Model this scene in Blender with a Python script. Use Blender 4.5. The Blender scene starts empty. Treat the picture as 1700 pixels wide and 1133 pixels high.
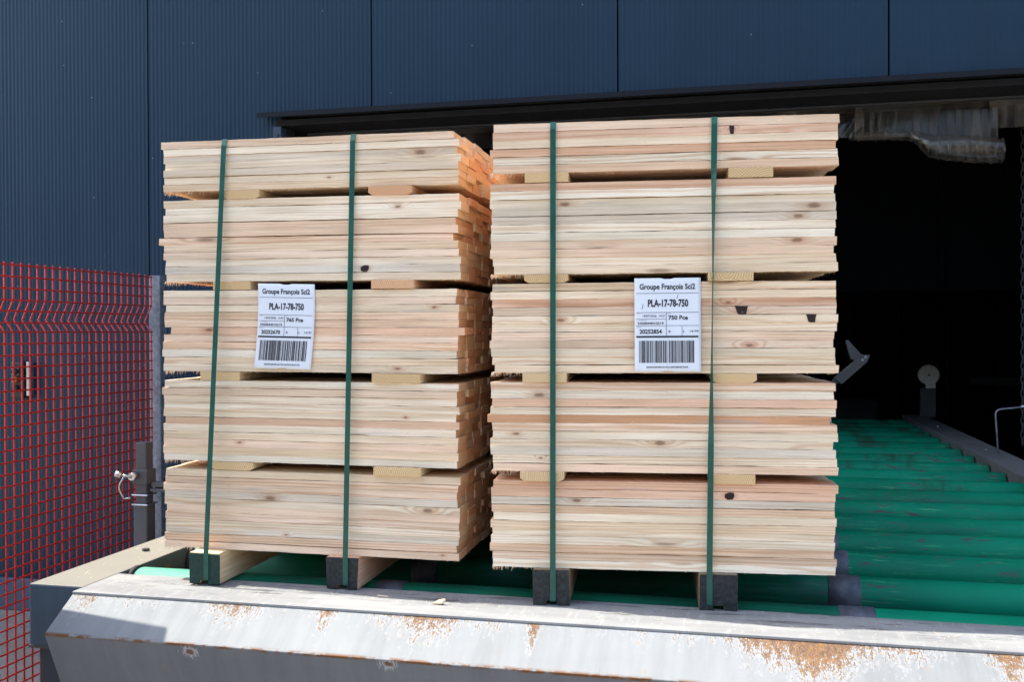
import bpy, bmesh, math, random
from mathutils import Vector, Matrix, noise
R = math.radians
rnd = random.Random(7)
sc = bpy.context.scene
COL = sc.collection

# ---------------------------------------------------------------- camera
EYE = 1.57
cd = bpy.data.cameras.new('camera'); cam = bpy.data.objects.new('camera', cd); COL.objects.link(cam)
cam.location = (0, 0, EYE); cam.rotation_euler = (Matrix.Rotation(R(13.1), 4, 'Z') @ Matrix.Rotation(R(89.5), 4, 'X') @ Matrix.Rotation(R(-0.22), 4, 'Z')).to_euler()
cd.sensor_width = 36; cd.lens = 34.5; cd.clip_start = 0.05; cd.clip_end = 3000
sc.camera = cam
# ---------------------------------------------------------------- sky and sun
SUN_EL, SUN_AZ = R(60), math.atan2(-0.996, 0.087)      # azimuth clockwise from +Y
w = bpy.data.worlds.new('World'); sc.world = w; w.use_nodes = True
nt = w.node_tree; bg = nt.nodes['Background']
sky = nt.nodes.new('ShaderNodeTexSky'); sky.sky_type = 'NISHITA'; sky.sun_disc = False
sky.sun_elevation = SUN_EL; sky.sun_rotation = SUN_AZ % (2 * math.pi)
sky.air_density = 1.0; sky.dust_density = 2.0; sky.ozone_density = 1.0
nt.links.new(sky.outputs[0], bg.inputs[0]); bg.inputs[1].default_value = 0.15
sl = bpy.data.lights.new('sun', 'SUN'); sl.energy = 2.8; sl.angle = R(0.5); sl.color = (1.0, 0.95, 0.88)
so = bpy.data.objects.new('sun', sl); COL.objects.link(so)
sd = Vector((math.cos(SUN_EL) * math.sin(SUN_AZ), math.cos(SUN_EL) * math.cos(SUN_AZ), math.sin(SUN_EL)))
so.rotation_euler = sd.to_track_quat('Z', 'Y').to_euler(); so.location = (-6, 1, 12)
sc.view_settings.view_transform = 'Standard'; sc.view_settings.look = 'None'
sc.view_settings.exposure = 1.6; sc.view_settings.gamma = 1.0

# ---------------------------------------------------------------- helpers
class MB:
    def __init__(s): s.v = []; s.f = []; s.at = []
    def add(s, vs, fs):
        b = len(s.v); s.v += [tuple(p) for p in vs]; s.f += [tuple(i + b for i in f) for f in fs]
        return s
    def box(s, x0, x1, y0, y1, z0, z1):
        return s.add([(x0,y0,z0),(x1,y0,z0),(x1,y1,z0),(x0,y1,z0),(x0,y0,z1),(x1,y0,z1),(x1,y1,z1),(x0,y1,z1)],
              [(0,3,2,1),(4,5,6,7),(0,1,5,4),(1,2,6,5),(2,3,7,6),(3,0,4,7)])
    def tube(s, pts, r, n=8, caps=True):
        pts = [Vector(p) for p in pts]; vs = []; m = len(pts)
        rs = r if isinstance(r, (list, tuple)) else [r] * m
        ref = None
        for i, p in enumerate(pts):
            d = (pts[min(i+1, m-1)] - pts[max(i-1, 0)]).normalized()
            if ref is None: ref = Vector((0,0,1)) if abs(d.z) < .9 else Vector((1,0,0))
            a = d.cross(ref).normalized(); b = a.cross(d).normalized(); ref = b
            for k in range(n):
                t = 2*math.pi*k/n; vs.append(p + rs[i]*(math.cos(t)*a + math.sin(t)*b))
        fs = [(i*n+k, i*n+(k+1)%n, (i+1)*n+(k+1)%n, (i+1)*n+k) for i in range(m-1) for k in range(n)]
        if caps: fs += [tuple(range(n))[::-1], tuple(range((m-1)*n, m*n))]
        return s.add(vs, fs)
    def prism(s, poly, a0, a1, axis='x'):
        n = len(poly)
        def P(a, q):
            return (a, q[0], q[1]) if axis == 'x' else ((q[0], a, q[1]) if axis == 'y' else (q[0], q[1], a))
        vs = [P(a0, q) for q in poly] + [P(a1, q) for q in poly]
        fs = [tuple(range(n)), tuple(range(n, 2*n))[::-1]] + [(i, n+i, n+(i+1)%n, (i+1)%n) for i in range(n)]
        return s.add(vs, fs)
    def build(s, name, mat, parent=None, smooth=False, bevel=0, fix=True):
        me = bpy.data.meshes.new(name); me.from_pydata(s.v, [], s.f)
        if fix:
            bm = bmesh.new(); bm.from_mesh(me); bmesh.ops.recalc_face_normals(bm, faces=bm.faces); bm.to_mesh(me); bm.free()
        me.materials.append(mat)
        if smooth:
            for p in me.polygons: p.use_smooth = len(p.vertices) <= 4
        o = bpy.data.objects.new(name, me); COL.objects.link(o)
        if parent is not None: o.parent = parent
        if bevel:
            m = o.modifiers.new('bevel', 'BEVEL'); m.width = bevel; m.segments = 2; m.limit_method = 'ANGLE'; m.angle_limit = R(35)
        return o
def tag(o, label=None, cat=None, group=None, kind=None):
    for k, v in (('label', label), ('category', cat), ('group', group), ('kind', kind)):
        if v: o[k] = v
    return o
def thing(name, label, cat, loc=(0,0,0), rz=0, group=None):
    o = bpy.data.objects.new(name, None); COL.objects.link(o); o.empty_display_size = .1
    o.location = loc; o.rotation_euler = (0, 0, rz)
    return tag(o, label, cat, group)

# ---------------------------------------------------------------- node helpers
class NT:
    def __init__(s, name):
        s.m = bpy.data.materials.new(name); s.m.use_nodes = True; s.t = s.m.node_tree
        s.p = s.t.nodes['Principled BSDF']; s.out = s.t.nodes['Material Output']
    def n(s, typ, **k):
        nd = s.t.nodes.new(typ)
        for a, b in k.items(): setattr(nd, a, b)
        return nd
    def set(s, sock, v):
        if isinstance(v, bpy.types.NodeSocket): s.t.links.new(v, sock)
        elif v is not None:
            if sock.type == 'RGBA' and len(v) == 3: v = (*v, 1)
            sock.default_value = v
    def math(s, op, a, b=None, c=None, clamp=False):
        nd = s.n('ShaderNodeMath', operation=op, use_clamp=clamp)
        s.set(nd.inputs[0], a); s.set(nd.inputs[1], b); s.set(nd.inputs[2], c); return nd.outputs[0]
    def vmath(s, op, a, b=None):
        nd = s.n('ShaderNodeVectorMath', operation=op); s.set(nd.inputs[0], a); s.set(nd.inputs[1], b)
        return nd.outputs['Value'] if op in ('LENGTH', 'DOT_PRODUCT', 'DISTANCE') else nd.outputs[0]
    def noise(s, vec, scale=1, detail=2, rough=.5, dist=0):
        nd = s.n('ShaderNodeTexNoise'); s.set(nd.inputs['Vector'], vec); s.set(nd.inputs['Scale'], scale)
        nd.inputs['Detail'].default_value = detail; nd.inputs['Roughness'].default_value = rough; nd.inputs['Distortion'].default_value = dist
        return nd.outputs[0]
    def vor(s, vec, scale=1, feature='F1'):
        nd = s.n('ShaderNodeTexVoronoi', feature=feature); s.set(nd.inputs['Vector'], vec); nd.inputs['Scale'].default_value = scale
        return nd.outputs
    def ramp(s, x, a, b, lo=0., hi=1.):
        nd = s.n('ShaderNodeMapRange'); nd.interpolation_type = 'SMOOTHSTEP'
        s.set(nd.inputs[0], x); s.set(nd.inputs[1], a); s.set(nd.inputs[2], b); s.set(nd.inputs[3], lo); s.set(nd.inputs[4], hi)
        return nd.outputs[0]
    def mix(s, f, a, b, typ='MIX'):
        nd = s.n('ShaderNodeMix', data_type='RGBA', blend_type=typ)
        s.set(nd.inputs[0], f); s.set(nd.inputs[6], a); s.set(nd.inputs[7], b); return nd.outputs[2]
    def pos(s): return s.n('ShaderNodeTexCoord').outputs['Object']
    def sep(s, v):
        nd = s.n('ShaderNodeSeparateXYZ'); s.set(nd.inputs[0], v); return nd.outputs
    def comb(s, x=0., y=0., z=0.):
        nd = s.n('ShaderNodeCombineXYZ'); s.set(nd.inputs[0], x); s.set(nd.inputs[1], y); s.set(nd.inputs[2], z); return nd.outputs[0]
    def attr(s, nm): return s.n('ShaderNodeAttribute', attribute_name=nm).outputs
    def bump(s, h, strength=.3, dist=.001):
        nd = s.n('ShaderNodeBump'); s.set(nd.inputs['Height'], h); nd.inputs['Strength'].default_value = strength
        nd.inputs['Distance'].default_value = dist; s.t.links.new(nd.outputs[0], s.p.inputs['Normal'])
    def fin(s, col=None, rough=None, metal=None, spec=None):
        s.set(s.p.inputs['Base Color'], col); s.set(s.p.inputs['Roughness'], rough); s.set(s.p.inputs['Metallic'], metal)
        s.set(s.p.inputs['Specular IOR Level'], spec); return s.m

def simple(name, col, rough=.5, metal=0., var=.12, scale=9., spec=.5, bump=0.):
    t = NT(name); p = t.pos()
    n = t.noise(p, scale, 5, .6)
    f = t.ramp(n, .3, .7, 1 - var, 1 + var)
    c = t.vmath('MULTIPLY', t.comb(*col), t.comb(f, f, f))
    if bump: t.bump(t.noise(p, scale * 30, 3), bump, .001)
    return t.fin(c, t.ramp(n, .2, .8, rough * .85, min(1, rough * 1.15)), metal, spec)

# ---------------------------------------------------------------- materials
def wood_mat():
    t = NT('sawn_softwood'); p = t.pos(); tint = t.attr('tint')[0]; seed = t.attr('seed')[1]
    sx, sy, sz = t.sep(seed)
    q = t.vmath('ADD', p, t.vmath('SCALE', seed, None))
    q.node.inputs[1].links[0].from_node.inputs['Scale'].default_value = 23.
    qs = t.sep(q)
    # slow flow of the grain along the board
    flow = t.noise(t.vmath('MULTIPLY', q, (1.7, 2.0, 22.)), 1, 3, .5)
    # knots: sparse points which bend the grain
    kv = t.vmath('MULTIPLY', q, (4.2, 3.0, 26.))
    vo = t.vor(kv, 1)
    kd = vo['Distance']; kr = t.sep(vo['Color'])[0]
    kon = t.math('GREATER_THAN', kr, .80)
    bend = t.math('MULTIPLY', t.math('MULTIPLY', t.ramp(kd, 0., .42, 1, 0), kon), 1.0)
    z = qs[2]
    kn = t.attr('knot')[1]; kx, kz, ks = t.sep(kn); pk = t.sep(p)
    ks1 = t.math('MAXIMUM', ks, .0001)
    ddx = t.math('DIVIDE', t.math('SUBTRACT', pk[0], kx), t.math('MULTIPLY', ks1, 2.4)); ddz = t.math('DIVIDE', t.math('SUBTRACT', pk[2], kz), ks1)
    kdd = t.math('SQRT', t.math('ADD', t.math('MULTIPLY', ddx, ddx), t.math('MULTIPLY', ddz, ddz)))
    kdd = t.math('ADD', kdd, t.math('MULTIPLY', t.math('SUBTRACT', t.noise(t.vmath('MULTIPLY', q, (120., 120., 300.)), 1, 3), .5), .5))
    bend = t.math('ADD', bend, t.ramp(kdd, 0., 3.2, 1.4, 0))
    ph = t.math('ADD', t.math('MULTIPLY', z, t.math('ADD', 320., t.math('MULTIPLY', sx, 700.))), t.math('MULTIPLY', flow, 26.))
    ph = t.math('ADD', ph, t.math('MULTIPLY', bend, 9.))
    ring = t.math('POWER', t.math('ADD', t.math('MULTIPLY', t.math('SINE', ph), .5), .5), 2.2)
    fine = t.noise(t.vmath('MULTIPLY', q, (9., 60., 700.)), 1, 3, .6)
    blot = t.noise(t.vmath('MULTIPLY', q, (2.6, 8., 26.)), 1, 3, .55)
    geo = t.n('ShaderNodeNewGeometry'); nx = t.math('ABSOLUTE', t.sep(geo.outputs['True Normal'])[0])
    endm = t.math('GREATER_THAN', nx, .75)
    # end grain: growth rings round a pith outside the board
    ev = t.comb(0., t.math('ADD', t.sep(p)[1], t.math('SUBTRACT', t.math('MULTIPLY', sx, .5), .9)), t.math('ADD', t.sep(p)[2], t.math('SUBTRACT', t.math('MULTIPLY', sy, .3), .55)))
    er = t.math('ADD', t.math('MULTIPLY', t.vmath('LENGTH', ev), 1500.), t.math('MULTIPLY', t.noise(q, 14, 2), 9.))
    er = t.math('ADD', t.math('MULTIPLY', t.math('SINE', er), .5), .5)
    amp = t.math('ADD', .12, t.math('MULTIPLY', t.math('MULTIPLY', sz, sz), .75))
    rg = t.math('MULTIPLY', ring, amp)
    late = t.vmath('MULTIPLY', tint, (.72, .50, .36))
    c = t.mix(t.math('MULTIPLY', rg, .8, clamp=True), tint, late)
    mid = t.noise(t.vmath('MULTIPLY', q, (3.5, 30., 240.)), 1, 3, .6)
    f = t.math('ADD', t.math('ADD', t.ramp(blot, .25, .75, .84, 1.12), t.ramp(fine, .3, .7, -.09, .06)), t.ramp(mid, .3, .7, -.055, .05))
    c = t.vmath('MULTIPLY', c, t.comb(f, t.math('MULTIPLY', f, t.ramp(blot, .3, .7, .97, 1.01)), t.math('MULTIPLY', f, t.ramp(blot, .25, .75, .90, 1.04))))
    kcore = t.math('MULTIPLY', t.ramp(kd, .05, .19, .75, 0), kon)
    c = t.mix(kcore, c, (.27, .15, .085))
    c = t.mix(t.ramp(kdd, .3, 2.1, .55, 0), c, t.vmath('MULTIPLY', tint, (.66, .45, .34)))
    c = t.mix(t.ramp(kdd, .25, .75, .7, 0), c, (.17, .085, .05))
    # blue-grey stain now and then
    st = t.math('MULTIPLY', t.ramp(t.noise(t.vmath('MULTIPLY', q, (3., 4., 40.)), 1, 2), .66, .78), .4)
    c = t.mix(st, c, (.36, .36, .36))
    # thin drying cracks
    ck = t.ramp(t.noise(t.vmath('MULTIPLY', q, (2.4, 6., 190.)), 1, 1), .80, .83)
    c = t.mix(t.math('MULTIPLY', ck, .75), c, (.16, .09, .05))
    ec = t.mix(t.math('MULTIPLY', er, .6), t.vmath('MULTIPLY', tint, (.95, .84, .72)), t.vmath('MULTIPLY', tint, (.64, .48, .35)))
    c = t.mix(endm, c, ec)
    saw = t.noise(t.vmath('MULTIPLY', q, (420., 420., 60.)), 1, 2)
    saw2 = t.noise(t.vmath('MULTIPLY', q, (900., 900., 900.)), 1, 2)
    h = t.math('ADD', t.math('ADD', fine, t.math('MULTIPLY', saw, .5)), t.math('SUBTRACT', t.math('MULTIPLY', saw2, .5), t.math('MULTIPLY', ck, 2.)))
    t.bump(h, .55, .0012)
    return t.fin(c, .85, 0., .12)

def chute_mat(name, base, rusty=True, grime=.0):
    t = NT(name); p = t.pos(); x, y, z = t.sep(p)
    big = t.noise(t.vmath('MULTIPLY', p, (2.2, 5., 5.)), 1, 4)
    streak = t.noise(t.vmath('MULTIPLY', p, (38., 4., 4.)), 1, 4, .6)
    f = t.math('ADD', t.ramp(big, .3, .7, .90, 1.06), t.ramp(streak, .3, .7, -.07, .05))
    c = t.vmath('MULTIPLY', t.comb(*base), t.comb(f, f, f))
    rough = .55; h = None
    if not rusty:   # settled saw dust lies on the faces that look up
        nz = t.sep(t.n('ShaderNodeNewGeometry').outputs['True Normal'])[2]
        dust = t.math('MULTIPLY', t.math('GREATER_THAN', nz, .7), t.ramp(big, .25, .75, .85, 1.))
        c = t.mix(dust, c, (.25, .24, .20))
        er = t.math('MULTIPLY', t.ramp(t.noise(t.vmath('MULTIPLY', p, (30., 7., 20.)), 1, 5, .75), .60, .68), t.ramp(t.math('ABSOLUTE', t.math('SUBTRACT', x, -1.54)), .04, .0))
        c = t.mix(t.math('MULTIPLY', er, .8), c, (.25, .14, .05))
    if rusty:
        # d: 0 at the top bend of the plate, 1 at its lower bend
        c = t.mix(t.ramp(z, .8925, .8905), c, t.vmath('MULTIPLY', c, (.62, .62, .66)))   # shade of the folded-back plate, painted in as a darker tone
        d = t.ramp(z, .962, .894, 0, 1); d.node.interpolation_type = 'LINEAR'
        reach = -.16
        for c0, w0, a0 in ((-1.485, .035, .50), (-1.36, .05, .22), (-1.10, .075, .50), (-.886, .020, .62), (-.66, .10, .62), (-.50, .03, .25), (-.42, .016, .70), (-.20, .02, .28), (-.10, .05, .25),
                           (.02, .045, .40), (.145, .10, .98), (.32, .06, .34), (.495, .05, .70), (.75, .1, .5), (1.1, .15, .6)):
            g = t.math('DIVIDE', t.math('SUBTRACT', x, c0), w0)
            reach = t.math('ADD', reach, t.math('MULTIPLY', t.math('EXPONENT', t.math('MULTIPLY', t.math('MULTIPLY', g, g), -1.)), a0))
        cl2 = t.noise(t.comb(t.math('MULTIPLY', x, 22.), 9.1, 0.), 1, 3, .65)
        reach = t.math('ADD', reach, t.math('MULTIPLY', t.math('SUBTRACT', cl2, .5), .9))
        fx = t.noise(t.vmath('MULTIPLY', p, (330., 130., 130.)), 1, 3, .7)
        fx2 = t.noise(t.vmath('MULTIPLY', p, (105., 50., 50.)), 1, 4, .7)
        k = t.math('SUBTRACT', reach, d)
        wht = t.math('MULTIPLY', t.ramp(t.math('ADD', t.math('ADD', k, .20), t.math('MULTIPLY', t.math('SUBTRACT', fx2, .5), 2.2)), -.08, .34), .75)
        wht = t.math('MULTIPLY', wht, t.ramp(z, .890, .894)); c = t.mix(wht, c, (.35, .355, .345))
        rst = t.ramp(t.math('ADD', k, t.math('ADD', t.math('MULTIPLY', t.math('SUBTRACT', fx, .5), 2.3), t.math('MULTIPLY', t.math('SUBTRACT', fx2, .5), 1.6))), .10, .26)
        rc = t.mix(t.ramp(fx2, .3, .7), (.25, .105, .03), (.11, .062, .038))
        rc = t.mix(t.ramp(fx, .45, .7), rc, (.30, .19, .085))
        sm = t.ramp(z, .890, .894)
        rst = t.math('MULTIPLY', rst, sm)
        c = t.mix(t.math('MULTIPLY', rst, .92), c, rc)
        # isolated flecks and runs
        fl = t.ramp(t.noise(t.vmath('MULTIPLY', p, (40., 22., 22.)), 1, 5, .8), .655, .70)
        c = t.mix(t.math('MULTIPLY', fl, .75), c, (.40, .22, .09))
        edge = t.math('MULTIPLY', t.ramp(z, .899, .8935), t.ramp(t.noise(t.vmath('MULTIPLY', p, (22., 40., 40.)), 1, 4, .7), .40, .55)); edge = t.math('MULTIPLY', edge, t.ramp(z, .8865, .8905))
        c = t.mix(edge, c, (.17, .075, .03))
        low = t.math('MULTIPLY', t.ramp(z, .892, .885), t.ramp(t.noise(t.comb(t.math('MULTIPLY', x, 55.), 0., t.math('MULTIPLY', z, 5.)), 1, 3, .6), .3, .75, 0, .22))
        c = t.mix(low, c, (.16, .15, .14))
        for gx_, gz_ in ((-1.17, .876), (-.71, .884)):
            dd = t.vmath('LENGTH', t.comb(t.math('DIVIDE', t.math('SUBTRACT', x, gx_), .022), 0., t.math('DIVIDE', t.math('SUBTRACT', z, gz_), .016)))
            sc1 = t.math('MULTIPLY', t.ramp(t.math('ADD', dd, t.math('MULTIPLY', t.math('SUBTRACT', t.noise(t.vmath('MULTIPLY', p, (300., 60., 60.)), 1, 3), .5), 2.6)), 1.0, .6), t.ramp(z, .8935, .891))
            c = t.mix(t.math('MULTIPLY', sc1, .7), c, (.42, .42, .42))
            c = t.mix(t.math('MULTIPLY', t.math('MULTIPLY', t.ramp(t.math('ADD', dd, t.math('MULTIPLY', fx2, .8)), .95, .7), t.ramp(z, .8935, .891)), .9), c, (.14, .06, .025))
        spot = t.ramp(t.noise(t.vmath('MULTIPLY', p, (5., 5., 11.)), 1, 5, .8), .66, .70)
        c = t.mix(t.math('MULTIPLY', t.math('MULTIPLY', spot, t.ramp(z, .893, .885)), .8), c, (.22, .12, .06))
        t.bump(t.math('ADD', t.math('MULTIPLY', rst, 1.), t.math('MULTIPLY', fx, .6)), .5, .0012)
        rough = t.mix(rst, (.6,)*3, (.85,)*3)
    return t.fin(c, rough, 0., .12)

def sill_mat():
    t = NT('worn_sill_plate'); p = t.pos(); x, y, z = t.sep(p)
    a = t.noise(t.vmath('MULTIPLY', p, (3., 12., 3.)), 1, 5, .6)
    b = t.noise(t.vmath('MULTIPLY', p, (90., 14., 10.)), 1, 4, .7)
    c = t.mix(t.ramp(a, .35, .62), (.33, .33, .315), (.25, .252, .245))
    c = t.mix(t.math('MULTIPLY', t.ramp(b, .52, .70), .40), c, (.46, .455, .43))
    bk = t.math('MULTIPLY', t.ramp(t.noise(t.vmath('MULTIPLY', p, (7., 60., 7.)), 1, 5, .75), .55, .62), t.ramp(y, .03, .12, .15, 1))
    c = t.mix(t.math('MULTIPLY', bk, .8), c, (.03, .035, .033))
    rs = t.ramp(t.noise(t.vmath('MULTIPLY', p, (11., 22., 11.)), 1, 5, .75), .67, .74)
    c = t.mix(t.math('MULTIPLY', rs, .5), c, (.28, .17, .09))
    t.bump(b, .4, .0008)
    return t.fin(c, .5, 0., .5)

def roller_mat():
    t = NT('green_roller_paint'); p = t.pos()
    a = t.noise(t.vmath('MULTIPLY', p, (3., 5., 5.)), 1, 4)
    f = t.ramp(a, .3, .7, .85, 1.12)
    c = t.vmath('MULTIPLY', t.comb(.0015, .235, .118), t.comb(f, f, f))
    chip = t.ramp(t.noise(t.vmath('MULTIPLY', p, (11., 60., 60.)), 1, 5, .7), .59, .61)
    band = t.ramp(t.noise(t.vmath('MULTIPLY', p, (1.6, 1.1, .6)), 1, 2), .45, .62)
    c = t.mix(t.math('MULTIPLY', chip, band), c, (.10, .10, .09))
    sc_ = t.ramp(t.noise(t.vmath('MULTIPLY', p, (8., 160., 160.)), 1, 4, .7), .58, .68)
    c = t.mix(t.math('MULTIPLY', t.math('MULTIPLY', sc_, band), .8), c, (.12, .50, .22))
    dirt_shade = t.math('MULTIPLY', t.ramp(t.sep(p)[0], .24, .18), t.ramp(t.noise(t.vmath('MULTIPLY', p, (4., 30., 30.)), 1, 4, .7), .3, .6, .35, .8))  # dirt plus the shade under the packs, both put into the colour
    dirt_shade = t.math('MULTIPLY', dirt_shade, t.ramp(t.sep(p)[0], -1.22, -1.05))
    c = t.mix(dirt_shade, c, (.012, .085, .05))
    c = t.mix(t.ramp(t.sep(p)[0], -1.15, -1.32, 0, .7), c, (.16, .40, .30))  # left ends paler: sunlit tone painted over the worn green
    grime_shade = t.ramp(t.noise(t.vmath('MULTIPLY', p, (5., 1.4, 3.)), 1, 4, .7), .50, .64)
    grime_shade = t.math('MULTIPLY', grime_shade, t.ramp(t.sep(p)[1], 1.6, 2.4))  # stronger inward: brown grime that also paints in the hall's shade
    c = t.mix(t.math('MULTIPLY', grime_shade, .65), c, (.035, .05, .028))
    dk = t.ramp(t.noise(t.vmath('MULTIPLY', p, (2.5, 30., 30.)), 1, 4, .7), .54, .68)
    c = t.mix(t.math('MULTIPLY', dk, .45), c, (.01, .12, .085))
    t.bump(t.math('ADD', a, chip), .25, .001)
    return t.fin(c, t.ramp(a, .3, .7, .38, .55), 0., .2)

def wall_mat():
    t = NT('navy_ribbed_steel'); p = t.pos()
    a = t.noise(t.vmath('MULTIPLY', p, (.7, .7, .35)), 1, 4); b = t.noise(t.vmath('MULTIPLY', p, (5., 5., .8)), 1, 4, .65)
    f = t.math('ADD', t.ramp(a, .3, .7, .88, 1.1), t.ramp(b, .3, .7, -.07, .07))
    c = t.vmath('MULTIPLY', t.comb(.0078, .0300, .056), t.comb(f, f, f))
    v = t.vor(p, 16.); sp = t.math('MULTIPLY', t.math('LESS_THAN', v['Distance'], .055), t.math('GREATER_THAN', t.sep(v['Color'])[0], .80))
    c = t.mix(t.math('MULTIPLY', sp, .5), c, (.42, .45, .48))
    st = t.ramp(t.noise(t.vmath('MULTIPLY', p, (16., 16., 4.)), 1, 5, .8), .73, .78)
    c = t.mix(t.math('MULTIPLY', st, .30), c, (.25, .28, .32))
    return t.fin(c, t.ramp(b, .3, .7, .32, .42), 0., .30)

def galv_mat():
    t = NT('galvanised_steel'); p = t.pos(); v = t.vor(p, 60.)
    g = t.sep(v['Color'])[0]; n = t.noise(p, 9., 4)
    f = t.math('ADD', t.ramp(g, 0, 1, .78, 1.1), t.ramp(n, .3, .7, -.15, .15))
    return t.fin(t.vmath('MULTIPLY', t.comb(.25, .27, .30), t.comb(f, f, f)), .48, .35, .5)

def ground_mat():
    t = NT('concrete_yard'); p = t.pos()
    a = t.noise(p, .5, 6, .6); b = t.noise(p, 11., 6, .7); g = t.noise(p, 160., 3, .6)
    f = t.math('ADD', t.math('ADD', t.ramp(a, .3, .7, .85, 1.1), t.ramp(b, .3, .7, -.12, .12)), t.ramp(g, .3, .7, -.1, .1))
    t.bump(g, .5, .002)
    return t.fin(t.vmath('MULTIPLY', t.comb(.29, .275, .245), t.comb(f, f, f)), .9, 0., .3)

def pvc_mat():
    t = NT('clear_pvc_sheet'); p = t.pos()
    s1 = t.noise(t.vmath('MULTIPLY', p, (22., 22., 3.)), 1, 3, .6)
    tr = t.n('ShaderNodeBsdfTransparent'); tr.inputs[0].default_value = (.90, .86, .79, 1)
    gl = t.n('ShaderNodeBsdfGlossy'); gl.inputs['Roughness'].default_value = .12; gl.inputs[0].default_value = (.85, .77, .66, 1)
    df = t.n('ShaderNodeBsdfTranslucent'); df.inputs[0].default_value = (.50, .42, .33, 1)
    d2 = t.n('ShaderNodeBsdfDiffuse'); d2.inputs[0].default_value = (.45, .38, .31, 1)
    a0 = t.n('ShaderNodeAddShader'); t.t.links.new(df.outputs[0], a0.inputs[0]); t.t.links.new(d2.outputs[0], a0.inputs[1])
    m1 = t.n('ShaderNodeMixShader'); t.set(m1.inputs[0], t.ramp(s1, .4, .75, .03, .17)); t.t.links.new(tr.outputs[0], m1.inputs[1]); t.t.links.new(a0.outputs[0], m1.inputs[2])
    lw = t.n('ShaderNodeLayerWeight'); lw.inputs[0].default_value = .45
    m2 = t.n('ShaderNodeMixShader'); t.set(m2.inputs[0], t.math('ADD', t.math('MULTIPLY', lw.outputs['Facing'], .36), .02, clamp=True)); t.t.links.new(m1.outputs[0], m2.inputs[1]); t.t.links.new(gl.outputs[0], m2.inputs[2])
    t.t.links.new(m2.outputs[0], t.out.inputs[0]); return t.m

WOOD = wood_mat()
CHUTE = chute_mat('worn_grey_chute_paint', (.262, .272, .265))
BEAM = chute_mat('grey_beam_paint', (.085, .108, .135), False)
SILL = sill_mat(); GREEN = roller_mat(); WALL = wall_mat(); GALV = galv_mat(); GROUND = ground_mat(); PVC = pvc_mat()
SLEEVE = simple('roller_sleeve_steel', (.12, .12, .135), .5, .2, .35, 30)
DARKSTEEL = simple('dark_steel', (.045, .048, .055), .5)
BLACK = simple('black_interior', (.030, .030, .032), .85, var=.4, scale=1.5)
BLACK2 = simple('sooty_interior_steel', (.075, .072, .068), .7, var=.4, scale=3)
FLASH = simple('dark_flashing', (.007, .009, .013), .55, spec=.25)
NAVYTRIM = simple('navy_trim', (.045, .07, .11), .4)
STRAP = simple('green_strap', (.005, .082, .054), .35, var=.2, scale=25)
RED = simple('red_wire_coating', (.88, .055, .030), .4)
ANTHRA = simple('anthracite_tube_paint', (.085, .088, .098), .5)
CHROME = simple('bright_zinc', (.62, .62, .62), .3, .9)
PAPER = simple('white_label_paper', (.80, .83, .86), .55, var=.02, scale=20, spec=.3)
INK = simple('black_print', (.018, .018, .022), .6)
GREY_INK = simple('faint_grey_print', (.36, .38, .41), .6)
GPAINT = simple('green_end_paint', (.006, .040, .028), .6, var=.5, scale=90, bump=1.)
KPAINT = simple('black_end_paint', (.026, .029, .027), .75, var=.7, scale=120, bump=1.)
KNOT = simple('dark_knot', (.022, .010, .008), .8, var=.4, scale=200)
KNOT2 = simple('brown_knot', (.30, .16, .10), .8, var=.35, scale=200)
WHITEP = simple('white_plastic', (.85, .79, .68), .5, var=.1)
ORANGE = simple('orange_button', (.55, .16, .04), .4)
PLINTH = simple('plinth_concrete', (.09, .11, .15), .85)
ARM = simple('grey_arm_steel', (.060, .062, .062), .55)

# ---------------------------------------------------------------- ground
g = MB(); S = 400
g.add([(-S,-S,0),(S,-S,0),(S,S,0),(-S,S,0)], [(0,1,2,3)])
tag(g.build('ground', GROUND), kind='structure')

# ---------------------------------------------------------------- the hall
WY = 4.8; OX0, OX1, OZ = -2.365, 1.62, 2.725
hall = thing('industrial_hall', 'dark navy hall of ribbed steel panels with a wide black doorway', 'building', (0, WY, 0))
seams = [-8.3, -7.0, -5.72, -4.44, -3.16, -1.859, -.581, .667, 1.93, 3.2, 4.48, 5.76, 7.04]
ZT = 6.0
for a, b in zip(seams[:-1], seams[1:]):
    m = MB(); a_ = a + .004; b_ = b - .004
    pitch = (b_ - a_) / round((b_ - a_) / .0245); nst = int(round((b_ - a_) / pitch)) * 6
    xs = [a_ + (b_ - a_) * i / nst for i in range(nst + 1)]
    if a_ < OX0 < b_: xs = sorted(xs + [OX0, OX0 + 1e-4])
    if a_ < OX1 < b_: xs = sorted(xs + [OX1, OX1 + 1e-4])
    def yy(x): return -.0006 * math.cos(2 * math.pi * (x - a_) / pitch)
    zb = lambda x: OZ if OX0 < x < OX1 else .18
    for i in range(len(xs) - 1):
        x0, x1 = xs[i], xs[i + 1]; z0 = zb((x0 + x1) / 2)
        m.add([(x0, yy(x0), z0), (x1, yy(x1), z0), (x1, yy(x1), ZT), (x0, yy(x0), ZT)], [(0, 1, 2, 3)])
    m.add([(a_, .0, .18 if not (OX0 < a_ < OX1) else OZ), (a_, .05, .18 if not (OX0 < a_ < OX1) else OZ), (a_, .05, ZT), (a_, 0, ZT)], [(0,1,2,3)])
    m.add([(b_, .0, .18 if not (OX0 < b_ < OX1) else OZ), (b_, .05, .18 if not (OX0 < b_ < OX1) else OZ), (b_, .05, ZT), (b_, 0, ZT)], [(0,1,2,3)])
    o = m.build('wall_panel', WALL, hall, fix=False)
    for p in o.data.polygons: p.use_smooth = True
m = MB(); m.box(-8.3, OX0, .06, .16, 0, ZT); m.box(OX0, OX1, .06, .16, OZ, ZT); m.box(OX1, 7.04, .06, .16, 0, ZT)
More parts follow.
